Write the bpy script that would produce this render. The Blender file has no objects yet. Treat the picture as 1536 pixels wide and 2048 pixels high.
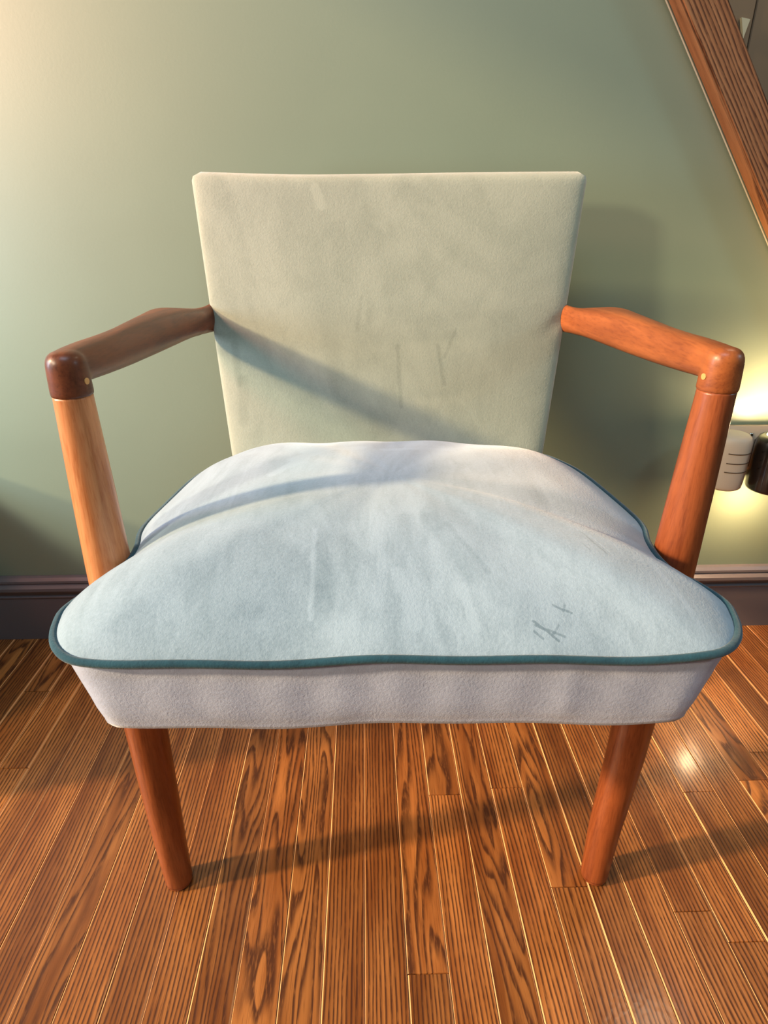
import bpy, bmesh, math, random
from mathutils import Vector, Matrix, Euler
from math import sin, cos, pi, radians
random.seed(11)
S = bpy.context.scene
C = S.collection

# ------------------------------------------------------------------ camera
cam = bpy.data.cameras.new('camera'); co = bpy.data.objects.new('camera', cam); C.objects.link(co)
co.location = (0, 0, .75)
co.rotation_euler = Euler((radians(90 - 25.0), 0, radians(-1.8)), 'XYZ')
cam.sensor_fit = 'VERTICAL'; cam.sensor_height = 24.0
cam.lens = 24.0 * 1230 / 2048; cam.clip_start = .01
S.camera = co

# ------------------------------------------------------------------ world, lights, exposure
W = bpy.data.worlds.new('world'); S.world = W; W.use_nodes = True
bg = W.node_tree.nodes['Background']; bg.inputs[0].default_value = (.62, .78, 1.0, 1); bg.inputs[1].default_value = .11
S.view_settings.view_transform = 'Standard'; S.view_settings.look = 'None'
S.view_settings.gamma = 1; S.view_settings.use_curve_mapping = False
S.view_settings.exposure = 0.0

def area(name, loc, target, size, power, col, size_y=None, spread=180):
    l = bpy.data.lights.new(name, 'AREA'); l.energy = power; l.color = col
    l.shape = 'RECTANGLE' if size_y else 'DISK'; l.size = size
    if size_y: l.size_y = size_y
    l.spread = radians(spread)
    o = bpy.data.objects.new(name, l); C.objects.link(o); o.location = loc
    o.rotation_euler = (Vector(target) - Vector(loc)).to_track_quat('-Z', 'Y').to_euler()
    return o
# late, warm light from the window on the left (two narrow panes), cool sky light from the front
sl = bpy.data.lights.new('low_sun', 'SUN'); sl.energy = 5.2; sl.angle = radians(3.5); sl.color = (1.0, .72, .42)
so = bpy.data.objects.new('low_sun', sl); C.objects.link(so); so.location = (-4, 0, 2)
so.rotation_euler = Vector((sin(radians(79)), cos(radians(79)), -.43)).to_track_quat('-Z', 'Y').to_euler()
area('warm_window_light', (-2.1, -.85, 1.58), (.1, .95, .6), .24, 40, (1.0, .84, .60), .28)
area('cool_window_light', (1.75, .22, 1.36), (0, .95, .6), .22, 4.0, (.50, .80, 1.0), .22)
area('sky_window_light', (-.15, -.10, 2.1), (0, .50, .4), .8, 12.5, (.52, .77, 1.0), .6)
area('side_cool_fill', (-1.30, .50, .80), (-.68, 1.04, .62), .30, 7.0, (.64, .78, 1.0), .30, 130)  # added cool fill close to the left wall, to brighten it
area('lamp_glow', (-1.12, .62, 1.26), (-.62, 1.04, 1.12), .2, 7.5, (1.0, .42, .32), None, 110)

# ------------------------------------------------------------------ node helpers
def lin(r, g, b):
    f = lambda c: (c/255/12.92) if c/255 <= .04045 else ((c/255+.055)/1.055)**2.4
    return (f(r), f(g), f(b), 1)
class NT:
    def __init__(s, name):
        s.m = bpy.data.materials.new(name); s.m.use_nodes = True; s.t = s.m.node_tree
        s.b = s.t.nodes['Principled BSDF']; s.o = s.t.nodes['Material Output']
    def n(s, typ, ins=None, **kw):
        nd = s.t.nodes.new(typ)
        for k, v in kw.items(): setattr(nd, k, v)
        for k, v in (ins or {}).items(): s.put(nd.inputs[k], v)
        return nd
    def put(s, inp, v):
        if isinstance(v, bpy.types.NodeSocket): s.t.links.new(v, inp)
        elif isinstance(v, bpy.types.Node): s.t.links.new(v.outputs[0], inp)
        else: inp.default_value = v
    def math(s, op, a, b=0.0, c=0.0, clamp=False):
        nd = s.n('ShaderNodeMath', {0: a, 1: b, 2: c}, operation=op); nd.use_clamp = clamp; return nd.outputs[0]
    def vmath(s, op, a, b=(0, 0, 0), out=0):
        nd = s.n('ShaderNodeVectorMath', {0: a, 1: b}, operation=op); return nd.outputs[out]
    def mix(s, f, a, b, mode='MIX'):
        nd = s.n('ShaderNodeMix', None, data_type='RGBA', blend_type=mode)
        s.put(nd.inputs[0], f); s.put(nd.inputs[6], a); s.put(nd.inputs[7], b); return nd.outputs[2]
    def noise(s, vec, scale, detail=3, rough=.5, dist=0.0):
        return s.n('ShaderNodeTexNoise', {'Vector': vec, 'Scale': scale, 'Detail': detail, 'Roughness': rough, 'Distortion': dist}).outputs[0]
    def ramp(s, v, a, b, x=0.0, y=1.0, smooth=True):
        nd = s.n('ShaderNodeMapRange', {0: v, 1: a, 2: b, 3: x, 4: y}); nd.clamp = True
        if smooth: nd.interpolation_type = 'SMOOTHSTEP'
        return nd.outputs[0]
    def obj(s): return s.n('ShaderNodeTexCoord').outputs['Object']
    def mapv(s, v, scale=(1, 1, 1), loc=(0, 0, 0), rot=(0, 0, 0)):
        return s.n('ShaderNodeMapping', {'Vector': v, 'Scale': scale, 'Location': loc, 'Rotation': rot}).outputs[0]
    def bump(s, h, strength, dist):
        return s.n('ShaderNodeBump', {'Height': h, 'Strength': strength, 'Distance': dist}).outputs[0]
    def set(s, **kw):
        for k, v in kw.items(): s.put(s.b.inputs[k.replace('_', ' ')], v)
        return s.m

def simple(name, col, rough=.5, metal=0, **kw):
    t = NT(name); return t.set(Base_Color=col, Roughness=rough, Metallic=metal, **kw)

# ---- oak strip floor
def oak_mat(name, light, mid, dark, rnd=True, rough=.3, coat=.22, along='y', fs=1.0):
    t = NT(name); v = t.obj()
    if along == 'z': v = t.mapv(v, rot=(radians(90), 0, 0))
    r = t.n('ShaderNodeObjectInfo').outputs['Random'] if rnd else .37
    sh = t.math('MULTIPLY', r, 37.3)
    cb = t.n('ShaderNodeCombineXYZ', {0: sh, 1: t.math('MULTIPLY', r, 91.7), 2: sh})
    p = t.vmath('ADD', v, cb.outputs[0])
    r2 = t.math('FRACT', t.math('MULTIPLY', r, 17.13)); r3 = t.math('FRACT', t.math('MULTIPLY', r, 41.7))
    fld = t.noise(t.mapv(p, (19*fs, 1.9*fs, 19*fs)), 1.0, 2.2, .45, .25)
    wob = t.noise(t.mapv(p, (60, 8, 60)), 1.0, 2, .5)
    sx = t.n('ShaderNodeSeparateXYZ', {0: v}).outputs[0]
    cath = t.ramp(r2, .56, .70)                 # straight grained or cathedral grained board
    A = t.math('ADD', 190.0, t.math('MULTIPLY', cath, -125.0))
    B = t.math('ADD', 3.0, t.math('MULTIPLY', cath, 11.0))
    ph = t.math('ADD', t.math('ADD', t.math('MULTIPLY', sx, A), t.math('MULTIPLY', fld, B)), t.math('MULTIPLY', wob, 1.25))
    fr = t.math('FRACT', ph)
    # early wood pores: a sharp dark line that fades on one side
    line = t.math('MULTIPLY', t.ramp(fr, .0, .14), t.ramp(fr, .22, .72, 1, 0))
    pores = t.noise(t.mapv(p, (950, 26, 950)), 1.0, 2, .6)
    pores2 = t.noise(t.mapv(p, (420, 60, 420)), 1.0, 2, .6)
    line = t.math('MULTIPLY', line, t.ramp(pores2, .28, .55, .45, 1))
    dash = t.math('MULTIPLY', t.ramp(pores, .53, .68), .34)
    amt = t.math('MAXIMUM', t.math('MULTIPLY', line, .92), dash)
    big = t.noise(t.mapv(p, (30, 3, 30)), 1.0, 4, .6, .5)
    base = t.mix(t.ramp(big, .34, .66), light, mid)
    tone = t.math('ADD', .70, t.math('MULTIPLY', r3, .50))
    base = t.mix(1.0, base, t.n('ShaderNodeCombineColor', {0: tone, 1: tone, 2: tone}).outputs[0], 'MULTIPLY')
    col = t.mix(amt, base, dark)
    h = t.math('ADD', t.math('MULTIPLY', amt, -1.0), t.math('MULTIPLY', t.noise(p, 22, 3), .5))
    rg = t.math('ADD', rough, t.math('MULTIPLY', amt, .2))
    t.set(Base_Color=col, Roughness=rg, Normal=t.bump(h, .35, .0006), Coat_Weight=coat, Coat_Roughness=.16, Specular_IOR_Level=.35)
    t.put(t.b.inputs['Coat Normal'], t.bump(t.noise(v, 160, 2), .22, .0006))
    return t.m
OAK = oak_mat('oak_floor', lin(190, 120, 62), lin(142, 80, 36), lin(70, 32, 12))
EDGE = simple('oak_lit_edge', lin(238, 172, 112), .45, Specular_IOR_Level=.5)  # pale bevel colour paints in the light caught along the seams
BEAM = oak_mat('oak_beam', lin(176, 124, 80), lin(150, 98, 58), lin(74, 40, 18), rnd=False, rough=.5, coat=.05, fs=.8)
GAP = simple('floor_gap', lin(60, 28, 12), .8)

# ---- walnut-toned chair wood
def chair_wood(name, light, dark, axis_scale=(60, 60, 5), rough=.34):
    t = NT(name); v = t.obj()
    a = t.noise(t.mapv(v, axis_scale), 1.0, 4, .6, .6)
    w = t.noise(t.mapv(v, tuple(k*9 for k in axis_scale)), 1.0, 2, .6)
    f = t.math('ADD', t.math('MULTIPLY', t.ramp(a, .32, .68), .75), t.math('MULTIPLY', t.ramp(w, .45, .7), .3), clamp=True)
    col = t.mix(f, light, dark)
    return t.set(Base_Color=col, Roughness=rough, Coat_Weight=.15, Coat_Roughness=.25, Specular_IOR_Level=.4, Normal=t.bump(w, .12, .0004))
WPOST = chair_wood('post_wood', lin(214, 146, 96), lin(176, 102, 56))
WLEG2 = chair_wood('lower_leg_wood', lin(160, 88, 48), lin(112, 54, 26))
WLEG = chair_wood('leg_wood', lin(156, 84, 46), lin(110, 52, 26))
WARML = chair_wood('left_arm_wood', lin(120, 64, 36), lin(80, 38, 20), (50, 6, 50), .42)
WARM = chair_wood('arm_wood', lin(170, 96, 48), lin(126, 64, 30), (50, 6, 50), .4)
PEG = simple('peg_wood', lin(214, 160, 96), .4)

# ---- velvet
def seg_mask(t, x, y, a, b, w, soft):
    # 1 inside a soft stroke from a to b (metres, object space)
    dx, dy = b[0]-a[0], b[1]-a[1]; L2 = dx*dx + dy*dy
    px = t.math('SUBTRACT', x, a[0]); py = t.math('SUBTRACT', y, a[1])
    h = t.math('DIVIDE', t.math('ADD', t.math('MULTIPLY', px, dx), t.math('MULTIPLY', py, dy)), L2, clamp=True)
    ex = t.math('SUBTRACT', px, t.math('MULTIPLY', h, dx)); ey = t.math('SUBTRACT', py, t.math('MULTIPLY', h, dy))
    d = t.math('SQRT', t.math('ADD', t.math('MULTIPLY', ex, ex), t.math('MULTIPLY', ey, ey)))
    return t.ramp(d, w, w + soft, 1, 0)
def velvet(name, light, dark, strokes=(), sheen=.6, use_xz=False, streak=(9, 3, 9)):
    t = NT(name); v = t.obj()
    sp = t.n('ShaderNodeSeparateXYZ', {0: v}); x = sp.outputs[0]; y = sp.outputs[2 if use_xz else 1]
    n1 = t.noise(t.mapv(v, streak), 1.0, 4, .6, 1.6)
    n2 = t.noise(t.mapv(v, (streak[0]*6, streak[1]*5, streak[2]*6), rot=(0, 0, .4)), 1.0, 3, .65, .8)
    f = t.math('ADD', t.math('MULTIPLY', t.ramp(n1, .35, .66), .45), t.math('MULTIPLY', t.ramp(n2, .42, .70), .22))
    jit = t.math('MULTIPLY', t.math('SUBTRACT', t.noise(v, 90, 2), .5), .0025)
    xx = t.math('ADD', x, jit); yy = t.math('ADD', y, jit)
    for a, b, w, s, k in strokes:
        f = t.math('ADD', f, t.math('MULTIPLY', seg_mask(t, xx, yy, a, b, w, s), k))
    f = t.math('ADD', f, t.math('MULTIPLY', t.math('SUBTRACT', t.noise(v, 380, 3, .75), .5), .8))
    f = t.math('MINIMUM', t.math('MAXIMUM', f, 0.0), 1.0)
    col = t.mix(f, light, dark)
    h = t.math('ADD', t.noise(v, 340, 3, .75), t.math('MULTIPLY', t.noise(t.mapv(v, (14, 10, 14)), 1.0, 2), .25))
    t.set(Base_Color=col, Roughness=.85, Specular_IOR_Level=.2, Sheen_Weight=sheen, Sheen_Roughness=.45,
          Sheen_Tint=(.93, .96, 1, 1), Normal=t.bump(h, .38, .0012))
    return t.m
ST = [  # scuffs and nap swipes on the seat: from, to, half width, softness, darkness
    ((.114, -.114), (.131, -.1275), .0005, .0009, .75), ((.115, -.117), (.136, -.1245), .0005, .0009, .6),
    ((.1135, -.1215), (.119, -.1265), .0005, .0009, .6), ((.133, -.1165), (.127, -.124), .0004, .0009, .5),
    ((.132, -.100), (.145, -.1065), .0005, .0009, .65), ((.1415, -.100), (.139, -.105), .0004, .0009, .5),
    ((.178, -.012), (.190, -.046), .0004, .001, .5), ((.172, -.035), (.176, -.044), .0004, .001, .45), ((.184, -.016), (.195, -.046), .0003, .001, -.4),
    ((.02, .0), (.034, -.072), .003, .010, .22), ((.04, .0), (.072, -.075), .003, .010, .24), ((.055, -.01), (.085, -.07), .0006, .004, .25),
    ((-.055, -.03), (-.05, -.10), .003, .010, .2), ((-.062, -.02), (-.058, -.11), .0006, .003, -.35), ((-.035, -.03), (-.015, -.11), .002, .010, .18),
    ((.01, -.07), (.022, -.115), .002, .007, -.3), ((.06, -.085), (.07, -.118), .001, .005, -.35), ((.225, .0), (.240, -.10), .0006, .004, -.35),
    ((-.09, .18), (-.03, .20), .002, .010, -.5), ((-.10, .15), (-.07, .18), .002, .008, -.5), ((.0, .19), (.07, .195), .002, .008, -.45),
    ((-.12, .11), (-.09, .15), .002, .008, -.4)]
VSEAT = velvet('seat_velvet', lin(164, 184, 199), lin(118, 139, 153), ST)
VSIDE = velvet('seat_side_velvet', lin(186, 197, 224), lin(160, 171, 198), [], .6, False, (7, 7, 12))
BK = [((.02, .60), (.025, .52), .0008, .004, .35), ((.075, .60), (.085, .55), .0008, .004, .4), ((-.03, .66), (-.035, .62), .0008, .004, .25),
      ((-.205, .60), (-.20, .55), .002, .006, .35), ((-.195, .555), (-.197, .50), .003, .008, .3), ((.10, .62), (.085, .585), .0006, .003, .3),
      ((-.09, .795), (-.082, .775), .003, .006, -.4)]
VBACK = velvet('back_velvet', lin(162, 168, 150), lin(132, 140, 124), BK, .6, True, (4, 4, 2.5))
TEAL = velvet('teal_velvet', lin(42, 84, 98), lin(24, 54, 68), [], .35)
UNDER = simple('seat_underside', lin(40, 38, 38), .9)

def paint(name, col, rough, bump=.12):
    t = NT(name); v = t.obj()
    n = t.noise(v, 3, 3); c2 = tuple(k*.93 for k in col[:3]) + (1,)
    return t.set(Base_Color=t.mix(t.ramp(n, .3, .7), col, c2), Roughness=rough, Specular_IOR_Level=.4,
                 Normal=t.bump(t.noise(v, 260, 3, .6), bump, .0008))
SAGE = paint('sage_wall_paint', lin(136, 151, 128), .42)
TAUPE = paint('baseboard_paint', lin(112, 104, 104), .35, .05)
CEIL = paint('ceiling_paint', lin(205, 200, 188), .8)
PANEL = paint('panel_paint', lin(120, 104, 84), .7)
PALE = paint('pale_paint', lin(190, 186, 160), .7)
BEIGE = simple('beige_plastic', lin(214, 196, 172), .45)
GROOVE = simple('groove_shadow_line', lin(92, 70, 48), .7)
PLATE = simple('plate_plastic', lin(205, 180, 150), .45)
BLACK = simple('black_gloss_plastic', lin(22, 16, 14), .22, Coat_Weight=.5)
CHROME = simple('chrome', lin(220, 220, 215), .12, 1.0)
def emit(name, col, st):
    t = NT(name); return t.set(Base_Color=(0, 0, 0, 1), Emission_Color=col, Emission_Strength=st)
LENS = emit('lit_lens', (1, .78, .48, 1), 9)

# ------------------------------------------------------------------ object helpers
def obj(name, bm, mats, parent=None, smooth=True):
    me = bpy.data.meshes.new(name); bm.normal_update(); bm.to_mesh(me); bm.free()
    for m in (mats if isinstance(mats, (list, tuple)) else [mats]): me.materials.append(m)
    if smooth:
        for p in me.polygons: p.use_smooth = True
    o = bpy.data.objects.new(name, me); C.objects.link(o)
    if parent: o.parent = parent
    return o
def struct(name, bm, m, label=None, smooth=False):
    o = obj(name, bm, m, None, smooth); o['kind'] = 'structure'
    if label: o['label'] = label
    return o
def thing(name, label, cat, loc=(0, 0, 0), rz=0):
    o = bpy.data.objects.new(name, None); C.objects.link(o); o.empty_display_size = .05
    o.location = loc; o.rotation_euler = (0, 0, rz); o['label'] = label; o['category'] = cat; return o
def bx(bm, x0, x1, y0, y1, z0, z1, bev=0.0, seg=2):
    r = bmesh.ops.create_cube(bm, size=1.0)
    for v in r['verts']:
        v.co = Vector((x0 + (v.co.x+.5)*(x1-x0), y0 + (v.co.y+.5)*(y1-y0), z0 + (v.co.z+.5)*(z1-z0)))
    if bev:
        es = list({e for v in r['verts'] for e in v.link_edges})
        bmesh.ops.bevel(bm, geom=es, offset=bev, segments=seg, affect='EDGES')
    return bm
def loft(bm, rings, cap0=True, cap1=True, closed=True, mat=0):
    vs = [[bm.verts.new(p) for p in r] for r in rings]
    n = len(vs[0])
    for a, b in zip(vs, vs[1:]):
        for i in range(n if closed else n-1):
            f = bm.faces.new((a[i], a[(i+1) % n], b[(i+1) % n], b[i])); f.material_index = mat
    if cap0: bm.faces.new(list(reversed(vs[0]))).material_index = mat
    if cap1: bm.faces.new(vs[-1]).material_index = mat
    return vs
def lathe(bm, prof, seg=40, centre=lambda z: (0, 0), mat=0):
    rings = []
    for r, z in prof:
        cx, cy = centre(z)
        rings.append([Vector((cx + r*cos(2*pi*i/seg), cy + r*sin(2*pi*i/seg), z)) for i in range(seg)])
    return loft(bm, rings, mat=mat)
def catmull(pts, n, closed=False):
    out = []; m = len(pts); P = [Vector(p) for p in pts]
    rng = range(m) if closed else range(m-1)
    for i in rng:
        g = (lambda k: P[k % m]) if closed else (lambda k: P[max(0, min(m-1, k))])
        a, b, c, d = g(i-1), g(i), g(i+1), g(i+2)
        for k in range(n):
            t = k/n
            out.append(.5*((2*b) + (c-a)*t + (2*a-5*b+4*c-d)*t*t + (3*b-a-3*c+d)*t**3))
    if not closed: out.append(P[-1])
    return out
def resample(pts, n):
    L = [0]; m = len(pts)
    for i in range(m): L.append(L[-1] + (pts[(i+1) % m]-pts[i]).length)
    out = []; j = 0
    for k in range(n):
        s = L[-1]*k/n
        while L[j+1] < s: j += 1
        u = (s-L[j])/max(1e-9, L[j+1]-L[j]); out.append(pts[j].lerp(pts[(j+1) % m], u))
    return out
def remeshed(o, vox, smooth=6):
    md = o.modifiers.new('r', 'REMESH'); md.mode = 'VOXEL'; md.voxel_size = vox; md.use_smooth_shade = True
    sm = o.modifiers.new('s', 'SMOOTH'); sm.iterations = smooth; sm.factor = .5
    dg = bpy.context.evaluated_depsgraph_get(); me = bpy.data.meshes.new_from_object(o.evaluated_get(dg))
    o.modifiers.clear(); o.data = me
    for p in me.polygons: p.use_smooth = True

# ------------------------------------------------------------------ room shell
WY = 1.045
bm = bmesh.new()      # back wall with the raking cut on its right
def dx(z): return .416 - (z-1.024)/1.365 + .045
poly = [(-1.55, 0), (dx(0), 0), (dx(2.3), 2.3), (-1.55, 2.3)]
loft(bm, [[Vector((x, WY, z)) for x, z in poly], [Vector((x, WY+.10, z)) for x, z in poly]])
bmesh.ops.recalc_face_normals(bm, faces=bm.faces)
struct('wall_back', bm, SAGE, 'sage green painted wall behind the armchair')

bm = bmesh.new()      # left wall with a window opening, outside the frame
for y0, y1, z0, z1 in ((-2.2, -1.6, 0, 2.3), (.98, 1.145, 0, 2.3), (-1.6, .98, 0, .10), (-1.6, .98, 1.80, 2.3)):
    bx(bm, -1.65, -1.55, y0, y1, z0, z1)
bx(bm, -1.55, -.79, .60, 1.03, 0, .40)     # unseen block added to shade the lower left wall and floor
struct('wall_left', bm, SAGE)
bm = bmesh.new(); bx(bm, -1.65, 2.4, -2.2, 1.9, 2.3, 2.38); struct('ceiling', bm, CEIL)
bm = bmesh.new(); bx(bm, 2.3, 2.4, -2.2, 1.9, 0, 2.3); struct('wall_right', bm, SAGE)
wn = thing('window_1', 'window in the left wall', 'window', (-1.6, -.31, .95)); del wn['category']; wn['kind'] = 'structure'
bm = bmesh.new()
for y0, y1, z0, z1 in ((-1.29, -1.24, -.85, .85), (1.24, 1.29, -.85, .85), (-1.29, 1.29, -.85, -.80), (-1.29, 1.29, .80, .85)):
    bx(bm, -.02, .02, y0, y1, z0, z1)
obj('window_frame', bm, CEIL, wn, False)

# alcove beyond the raking timber: panelled boards
al = struct('wall_alcove', bx(bmesh.new(), .0, 2.3, 1.62, 1.70, 0, 2.3), PANEL, 'dim brown boarded wall seen past the raking timber')
x = .0733; k = 0
while x < 1.7:
    w = .095
    o = obj('panel', bx(bmesh.new(), x, x+w-.004, 1.595 - .004*(k % 2), 1.62, 0.02, 2.28, .002, 1), PANEL, al, False)
    x += w; k += 1

bm = bmesh.new()      # small pale triangle in front of the panels, beside the timber
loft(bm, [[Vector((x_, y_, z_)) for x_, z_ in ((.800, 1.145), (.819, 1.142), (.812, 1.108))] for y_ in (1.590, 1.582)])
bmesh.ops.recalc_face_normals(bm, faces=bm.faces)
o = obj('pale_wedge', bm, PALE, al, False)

# raking timber along the cut edge
bm = bmesh.new()
bx(bm, -.0265, .0265, -1.2, 1.235, -.016, .016, .003, 2)
for v in bm.verts:      # slightly uneven sawn edges
    v.co.x += .0012*sin(v.co.y*23) + .0008*sin(v.co.y*61)
tr = struct('trim_1', bm, BEAM, 'brown oak timber raking down across the top right corner')
ang = math.atan2(.211, .288)
# local y runs down the slope, local z faces the room
M = Matrix(((cos(ang), sin(ang), 0), (0, 0, -1), (-sin(ang), cos(ang), 0))).transposed()
dirv = Vector((.211, 0, -.288)).normalized(); nrm = Vector((0, -1, 0)); side = dirv.cross(nrm)
M = Matrix((side, dirv, nrm)).transposed()
c0 = Vector((.416, WY-.022, 1.024)) + Vector((.0365, 0, 0))
tr.matrix_world = Matrix.Translation(c0) @ M.to_4x4()
bm = bmesh.new()      # thin pale caulk bead between wall and timber
bx(bm, -.0004, .0004, -1.2, 1.20, -.0015, .0015)
cb = obj('caulk_bead', bm, PALE, tr, False); cb.location = (.0275, 0, -.016) if side.x < 0 else (-.0275, 0, -.016)
cb['label'] = 'thin pale caulk line'

# baseboard with a moulded cap
prof = [(0, 0), (-.016, 0), (-.016, .094), (-.0175, .0965), (-.0175, .0985), (-.013, .1005), (-.0125, .104), (-.018, .108), (-.0215, .113), (-.021, .119),
        (-.015, .1225), (-.012, .1235), (-.012, .1248), (-.0135, .1265), (-.013, .131), (-.008, .136), (-.003, .1375), (0, .1375)]
bm = bmesh.new()
a = [Vector((-1.55, WY+p, z)) for p, z in prof]; b = [Vector((dx(.13)-.02, WY+p, z)) for p, z in prof]
loft(bm, [a, b]); bmesh.ops.recalc_face_normals(bm, faces=bm.faces)
struct('baseboard_back', bm, TAUPE, 'dark taupe moulded baseboard under the green wall')

# ------------------------------------------------------------------ floor
fl = struct('floor', bx(bmesh.new(), -1.55, 2.3, -2.2, 1.9, -.05, -.006), GAP, 'glossy reddish oak strip floor')
PW = .0465
def plank(x0, x1, y0, y1, top):
    bm = bmesh.new(); g = .0003; b = random.choice((.0005, .0009, .0013, .0018)); d = b*.85
    L, R, F, K = -(x1-x0)/2+g, (x1-x0)/2-g, -(y1-y0)/2+g, (y1-y0)/2-g
    lo = [bm.verts.new((x, y, -.0055)) for x, y in ((L, F), (R, F), (R, K), (L, K))]
    mi = [bm.verts.new((x, y, -d)) for x, y in ((L, F), (R, F), (R, K), (L, K))]
    e = .0005
    tp = [bm.verts.new((x, y, 0)) for x, y in ((L+b, F+e), (R-b, F+e), (R-b, K-e), (L+b, K-e))]
    for i in range(4):
        j = (i+1) % 4
        bm.faces.new((lo[i], lo[j], mi[j], mi[i])); f = bm.faces.new((mi[i], mi[j], tp[j], tp[i]))
        f.material_index = 1 if i in (1, 3) else 0
    bm.faces.new(tp)
    o = obj('plank', bm, [OAK, EDGE], fl, False); o.location = ((x0+x1)/2, (y0+y1)/2, top)
i0 = -26
for i in range(i0, 30):
    x0 = -.0085 + i*PW
    y = -.55 - random.random()*.5
    while y < WY-.003:
        L = random.uniform(.45, 1.15); y1 = min(y+L, WY-.002)
        if WY - y1 < .12: y1 = WY-.002
        plank(x0, x0+PW, max(y, -.6), y1, random.uniform(-.0004, .0003)); y = y1
        if y1 >= WY-.002: break

# ------------------------------------------------------------------ armchair
ch = thing('armchair', 'pale celadon velvet armchair with bare brown wooden arms and teal piping', 'armchair', (.0165, .507, 0), radians(-1.5))

half = [(0, -.137), (.11, -.1375), (.20, -.137), (.231, -.1358), (.2495, -.1325), (.2645, -.1225), (.2765, -.106), (.2840, -.085), (.2865, -.065), (.276, -.036), (.2655, -.019),
        (.2615, .0), (.2605, .022), (.2635, .046), (.270, .070), (.272, .10), (.266, .16), (.255, .225), (.240, .268), (.216, .306), (.17, .329), (.10, .339), (0, .342)]
SX = .0083
def sym(h): return [Vector((x*.976+SX, y, 0)) for x, y in h] + [Vector((-x*.976+SX, y, 0)) for x, y in reversed(h[1:-1])]
NO = 300
top_out = resample(catmull(sym(half), 10, True), NO)
hb = [(0, -.131), (.10, -.1315), (.21, -.1315), (.234, -.129), (.245, -.119), (.2475, -.10), (.247, -.04), (.246, .0), (.245, .05), (.242, .10), (.234, .16), (.229, .225), (.222, .285), (.208, .312), (.17, .322), (.09, .325), (0, .325)]
bot_out = catmull(sym(hb), 10, True)
# match bottom outline points to top outline by angle about the seat centre
CC = Vector((SX, .09, 0))
def ray_hit(outl, d):
    best = None; n = len(outl)
    for i in range(n):
        p, q = outl[i]-CC, outl[(i+1) % n]-CC
        e = q-p; den = d.x*e.y - d.y*e.x
        if abs(den) < 1e-12: continue
        t = (p.x*e.y - p.y*e.x)/den; u = (p.x*d.y - p.y*d.x)/den
        if t > 0 and -1e-6 <= u <= 1+1e-6 and (best is None or t > best): best = t
    return CC + d*best
bot = [ray_hit(bot_out, (p-CC).normalized()) for p in top_out]
ZP = .455
def piping_z(p): return ZP + .010*p.x + .0015*sin(p.x*21+1) + .001*sin(p.x*47+p.y*30)
def dome(q, s):
    p = q
    # s: 0 centre .. 1 rim
    edge = (1 - s**5)**.65 * (.018 - .045*max(-.25, min(0, q.x)))
    crown = .0415 * (1 - s**2)**1.1
    w = .0005*sin(p.x*60+p.y*35)*s*s + .0005*sin(p.x*31-p.y*43)
    return edge + crown + w*(1-s**6)
bm = bmesh.new(); rings = []
svals = [1, .995, .988, .978, .965, .948, .928, .90] + [.90*(1-k/26) for k in range(1, 26)]
for s in svals:
    r = []
    for p in top_out:
        q = CC.lerp(p, s); off = .0 if s < 1 else .0
        r.append(Vector((q.x, q.y, piping_z(p)*s + ZP*(1-s) + dome(q, s))))
    rings.append(r)
vs = loft(bm, rings, False, False)
c = bm.verts.new((CC.x, CC.y, ZP + dome(CC, 0)))
for i in range(NO): bm.faces.new((vs[-1][i], vs[-1][(i+1) % NO], c))
seat = obj('seat_cushion', bm, VSEAT, ch)
seat.data.flip_normals() if seat.data.polygons[0].normal.z < 0 else None
# boxed side below the piping
bm = bmesh.new(); rings = []
prof = [(0, 0.0, .0), (.0, -.003, .25), (.05, -.008, .6), (.16, -.016, .9), (.35, -.028, 1), (.6, -.042, 1), (.82, -.055, .8), (.93, -.062, .4), (.985, -.0665, 0), (1.0, -.0695, 0)]
ZB = .0725
for u, dz, bulge in prof:
    r = []
    for i, p in enumerate(top_out):
        b = bot[i]; d = (p-CC).normalized()
        q = p.lerp(b, u) + d*(-.004*(1-u) + bulge*.0030)
        wr = u*.0003*sin(p.x*70+u*5)*bulge + .0004*sin(p.x*140 + p.y*90)*bulge
        if p.y < -.12 and p.x > .13 and p.x < .15: wr += .0014*max(0, 1-abs(p.x-.142)/.005)*bulge
        q += d*wr
        r.append(Vector((q.x, q.y, piping_z(p) + dz*1.0 + .0005*sin(p.x*19)*u)))
    rings.append(r)
r2 = [CC.lerp(v, .965) for v in rings[-1]]
for a_, b_ in zip(r2, rings[-1]): a_.z = b_.z - .0015
rings.append(r2)
loft(bm, rings, False, True)
bmesh.ops.recalc_face_normals(bm, faces=bm.faces)
side_o = obj('seat_boxing', bm, VSIDE, ch)
# piping: a soft cord round the rim
def tube(bm, pts, r, seg=12, closed=True):
    n = len(pts); rings = []
    for i, p in enumerate(pts):
        t = (pts[(i+1) % n]-pts[(i-1) % n] if closed else pts[min(i+1, n-1)]-pts[max(i-1, 0)]).normalized()
        u = t.cross(Vector((0, 0, 1))).normalized(); w = u.cross(t)
        rings.append([p + u*(r*cos(2*pi*k/seg)) + w*(r*sin(2*pi*k/seg)) for k in range(seg)])
    if closed: rings.append(rings[0])
    loft(bm, rings, not closed, not closed)
    if closed: bmesh.ops.remove_doubles(bm, verts=bm.verts, dist=1e-6)
bm = bmesh.new()
pts = [Vector((p.x, p.y, piping_z(p)+.0002)) + (p-CC).normalized()*.0016 for p in top_out]
tube(bm, pts, .0034); bmesh.ops.recalc_face_normals(bm, faces=bm.faces)
obj('piping', bm, TEAL, ch)['label'] = 'dark teal velvet piping round the seat rim'

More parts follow.
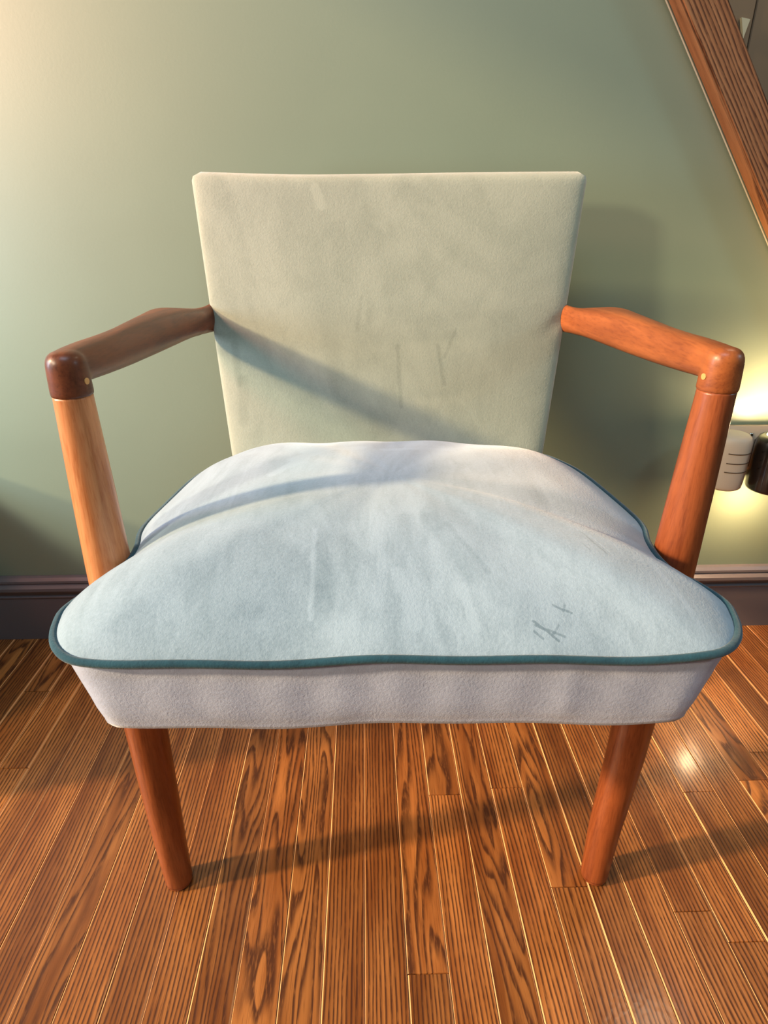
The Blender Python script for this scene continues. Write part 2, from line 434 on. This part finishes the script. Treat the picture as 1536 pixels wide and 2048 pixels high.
# backrest: tapered, reclined, softly padded slab
bm = bmesh.new(); NU, NV = 72, 60
Z0, Z1 = .432, .812
def bhalf(v): return .2205 + .0445*v + .002*sin(pi*v)
def bfront(v): return .312 + .108*v + .006*sin(pi*v)
def superell(a, n): 
    c_, s_ = cos(a), sin(a); return (abs(c_)**(2/n)*(1 if c_ > 0 else -1), abs(s_)**(2/n)*(1 if s_ > 0 else -1))
rings = []
NV2 = 70; NA = 160
for k in range(NV2+1):
    t = k/NV2
    # profile along height with rounded top and bottom edges
    a = pi*t; v = t
    e = 1.0
    er = .012/(Z1-Z0)
    if v < er: e = math.sqrt(max(0, 1-((er-v)/er)**2))
    if v > 1-er: e = math.sqrt(max(0, 1-((v-1+er)/er)**2))
    hw = bhalf(v) - .012*(1-e); th = .030 - .004*v; thk = th - .010*(1-e)
    z = Z0 + (Z1-Z0)*v
    ring = []
    for i in range(NA):
        ang2 = 2*pi*i/NA; cx_, cy_ = superell(ang2, 6.5)
        x = cx_*hw; y = bfront(v) + th + cy_*thk
        xr = x/hw
        if cy_ < 0: # front face padding, creases
            fade = (1-abs(xr)**5)*min(1, sin(pi*min(max(v, .0), 1))**.4 if 0 < v < 1 else 0)
            y -= .010*(1-xr*xr)*sin(pi*min(1, max(0, v)))**.7*fade
            # soft fold near the lower middle and fine drags from the arm joints
            g = lambda cx0, cz0, sx_, sz_, an: math.exp(-(((x-cx0)*cos(an)+(z-cz0)*sin(an))/sx_)**2 - ((-(x-cx0)*sin(an)+(z-cz0)*cos(an))/sz_)**2)
            y += .0038*g(.055, .515, .045, .0045, .45) + .0022*g(.01, .50, .05, .006, .2)
            y += .0020*g(.09, .60, .028, .003, -1.3) + .0018*g(.03, .60, .03, .003, 1.5) + .0018*g(.12, .64, .03, .003, .9)
            for sg in (-1, 1):
                y += .003*g(sg*.238, .628, .022, .010, sg*.5)
        y += .014*(x/.26)**2*-.5          # slight wrap round the sitter
        zt = z + (.0015*sin(xr*3+.4) + .0035*xr*xr)*v
        ring.append(Vector((x + .006 + .003*v, y, zt)))
    rings.append(ring)
loft(bm, rings); bmesh.ops.recalc_face_normals(bm, faces=bm.faces)
obj('backrest', bm, VBACK, ch)

# front legs that run on up as arm posts
def leg_line(z):
    pts = [(0, .2625, -.002), (.26, .269, .010), (.45, .2855, .022), (.62, .2885, .030), (.66, .2890, .031)]
    for (z0, x0, y0), (z1, x1, y1) in zip(pts, pts[1:]):
        if z <= z1: u = (z-z0)/(z1-z0); return (x0+(x1-x0)*u, y0+(y1-y0)*u)
    return pts[-1][1:]
lp = [Vector((*leg_line(z), z)) for z in (0, .13, .26, .36, .45, .54, .62, .66)]
# smooth the line
LEGP = {-1: [(0, -.2418), (.06, -.2438), (.24, -.2465), (.45, -.2522), (.62, -.2545), (.67, -.2547)], 1: [(0, .2825), (.083, .2855), (.20, .2945), (.45, .3070), (.62, .3160), (.67, .3165)]}
def leg_c(z, sg):
    P = LEGP[sg]
    for (z0, x0), (z1, x1) in zip(P, P[1:]):
        if z <= z1 or z1 == P[-1][0]:
            u = (z-z0)/(z1-z0); wx = x0+(x1-x0)*u; break
    wy = (.515 + .036*z) if sg < 0 else (.505 + .052*z); a_ = radians(1.5); dx_, dy_ = wx-.0165, wy-.507
    return (dx_*cos(a_) - dy_*sin(a_), dx_*sin(a_) + dy_*cos(a_))
ZJ = .6165
for sg, nm in ((-1, 'left'), (1, 'right')):
    bm = bmesh.new()
    pr = [(.0, 0)] ; pr = [(.0135, .0005), (.0152, .002), (.0162, .006), (.0168, .02), (.0195, .13), (.0215, .24), (.0222, .33), (.0218, .40), (.0208, .455), (.0190, .53), (.0172, .59), (.0165, ZJ)]
    P = catmull([(r, z, 0) for r, z in pr], 6)
    lathe(bm, [(p.x, p.y) for p in P], 40, lambda z: leg_c(z, sg))
    bmesh.ops.recalc_face_normals(bm, faces=bm.faces)
    for f in bm.faces: f.material_index = 1 if (sg < 0 and f.calc_center_median().z < .42) else 0   # the post above the seat gets the paler wood
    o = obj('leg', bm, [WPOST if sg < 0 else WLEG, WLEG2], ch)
    if sg < 0: o['label'] = 'front leg with paler upper post'
    # rear leg
    bm = bmesh.new()
    lathe(bm, [(.012, .0005), (.0145, .004), (.017, .12), (.019, .25), (.020, .388)], 28, lambda z: (sg*(.185+.02*z), .315 - .10*z))
    bmesh.ops.recalc_face_normals(bm, faces=bm.faces)
    obj('leg', bm, WLEG, ch)
    # arm with its elbow
    bm = bmesh.new()
    ex, ey = leg_c(ZJ, sg)
    pe = [(.0178, ZJ-.0012), (.0173, .630), (.0169, .6395), (.0163, .6455), (.0143, .6500), (.0105, .6530), (.0050, .6543), (.0012, .6545)]
    lathe(bm, pe, 36, lambda z: (ex, ey))
    secs = [  # y, inner x, outer x, z bottom, z top
        (.030, .2735, .3060, .6240, .6545), (.044, .2720, .3065, .6230, .6550), (.070, .2695, .3050, .6215, .6555), (.10, .2670, .3020, .6200, .6555), (.14, .2650, .2995, .6180, .6560), (.18, .2630, .3005, .6165, .6568),
        (.22, .2600, .3025, .6155, .6572), (.265, .2560, .3060, .6150, .6570), (.300, .2520, .3095, .6150, .6563), (.330, .2480, .3110, .6145, .6545), (.347, .2450, .3000, .6140, .6520), (.362, .2430, .2760, .6140, .6485), (.378, .2400, .2600, .6140, .6495), (.395, .2330, .2520, .6140, .6525), (.415, .230, .250, .6140, .6515)]
    fine = catmull([Vector(s_[1:4]) for s_ in secs], 6); fy = catmull([(s_[0], s_[4], 0) for s_ in secs], 6)
    rings = []
    for a3, b3 in zip(fine, fy):
        xi, xo, zb = a3; y, zt = b3.x, b3.y
        xc, hw, zc, ht = (xi+xo)/2, (xo-xi)/2, (zb+zt)/2, (zt-zb)/2
        flat = min(1, max(0, (hw-.017)/.012))
        ring = []
        for i in range(36):
            cx_, cz_ = superell(2*pi*i/36, 2.4+1.1*flat)
            # the outer edge thins to a blade, the top dishes down a little to the inside
            k_ = 1 - .42*flat*max(0, cx_)
            z = zc + cz_*ht*(k_ if cz_ < 0 else 1) - flat*.0035*(1-cx_)*.5*(cz_ > 0)
            ring.append(Vector((sg*(xc+cx_*hw) + (ex-sg*.2895)*(1-min(1, y/.42)) + (.0055)*min(1, y/.42), y + (ey-.0275)*(1-min(1, y/.42)), z)))
        rings.append(ring)
    loft(bm, rings)
    bmesh.ops.recalc_face_normals(bm, faces=bm.faces)
    arm = obj('arm', bm, WARML if sg < 0 else WARM, ch)
    remeshed(arm, .0014, 20)
    bm = bmesh.new()    # dowel plug on the elbow's inner side
    r = bmesh.ops.create_cone(bm, cap_ends=True, segments=20, radius1=.0028, radius2=.0028, depth=.004)
    o = obj('dowel_plug', bm, PEG, arm, False)
    dirp = Vector((-sg*.97, -.25, 0)).normalized()
    o.location = Vector((ex, ey, .629)) + dirp*.0157; o.rotation_euler = dirp.to_track_quat('Z', 'Y').to_euler()
    o['label'] = 'pale round dowel plug'

# ------------------------------------------------------------------ wall fittings at the right edge
ot = thing('wall_outlet', 'beige wall outlet plate behind the plugged-in devices, right edge', 'outlet', (.715, WY, .375))
bm = bx(bmesh.new(), -.100, .100, -.016, 0, -.030, .052, .003); obj('cover_plate', bm, PLATE, ot)
bm = bmesh.new(); r = bmesh.ops.create_uvsphere(bm, u_segments=16, v_segments=10, radius=.004); 
o = obj('screw', bm, CHROME, ot); o.location = (-.030, -.018, .038); o.scale = (1, .6, 1)

af = thing('air_freshener', 'beige rounded plug-in with three curved slots, left of black light', 'plug-in', (.632, .992, .330))
bm = bmesh.new(); 
pr = [(.026, 0), (.0285, .002), (.030, .006), (.031, .02), (.0315, .05), (.031, .078), (.029, .090), (.025, .0955), (.018, .0985)]
P = catmull([(r, z, 0) for r, z in pr], 4); lathe(bm, [(p.x, p.y) for p in P], 48); bmesh.ops.recalc_face_normals(bm, faces=bm.faces)
obj('body', bm, BEIGE, af)
bx_ = obj('plug_block', bx(bmesh.new(), -.02, .02, .02, .034, .02, .075, .002), BEIGE, af)
for zz in (.069, .052, .036):
    bm = bmesh.new(); n = 24; rings = []
    pts = [Vector((.0314*cos(a_), .0314*sin(a_), zz)) for a_ in [radians(-125 + 78*k/n) for k in range(n+1)]]
    tube(bm, pts, .0009, 8, False); obj('slot', bm, GROOVE, af)

sc = thing('wall_light', 'black cylindrical wall light glowing up and down at right edge', 'wall light', (.706, .972, .332))
bm = bmesh.new()
pr = [(.030, .004), (.034, .0), (.038, .0005), (.0395, .004), (.0395, .075), (.039, .086), (.036, .0925), (.030, .095)]
lathe(bm, pr, 56); bmesh.ops.recalc_face_normals(bm, faces=bm.faces); obj('housing', bm, BLACK, sc)
bm = bmesh.new(); bmesh.ops.create_cone(bm, cap_ends=True, segments=40, radius1=.026, radius2=.024, depth=.003)
o = obj('top_lens', bm, LENS, sc, False); o.location = (0, 0, .0966)
bm = bmesh.new(); bmesh.ops.create_cone(bm, cap_ends=True, segments=40, radius1=.024, radius2=.026, depth=.003)
o = obj('bottom_lens', bm, LENS, sc, False); o.location = (0, 0, .0018)
obj('bracket', bx(bmesh.new(), -.014, .014, .030, .055, .02, .075, .002), BLACK, sc)
l2 = area('alcove_fill', (1.0, 1.2, 1.9), (.8, 1.6, 1.2), .2, 5, (1.0, .8, .58))  # added warm fill that brightens the alcove boards
for z, d, e in ((.101, 1, 1.35), (-.004, -1, .95)):
    l = area('wall_light_bulb', (.706, .985, .332+z), (.706, 1.02, .332+z+d), .022, e, (1.0, .64, .36), None, 180)
    l.parent = None
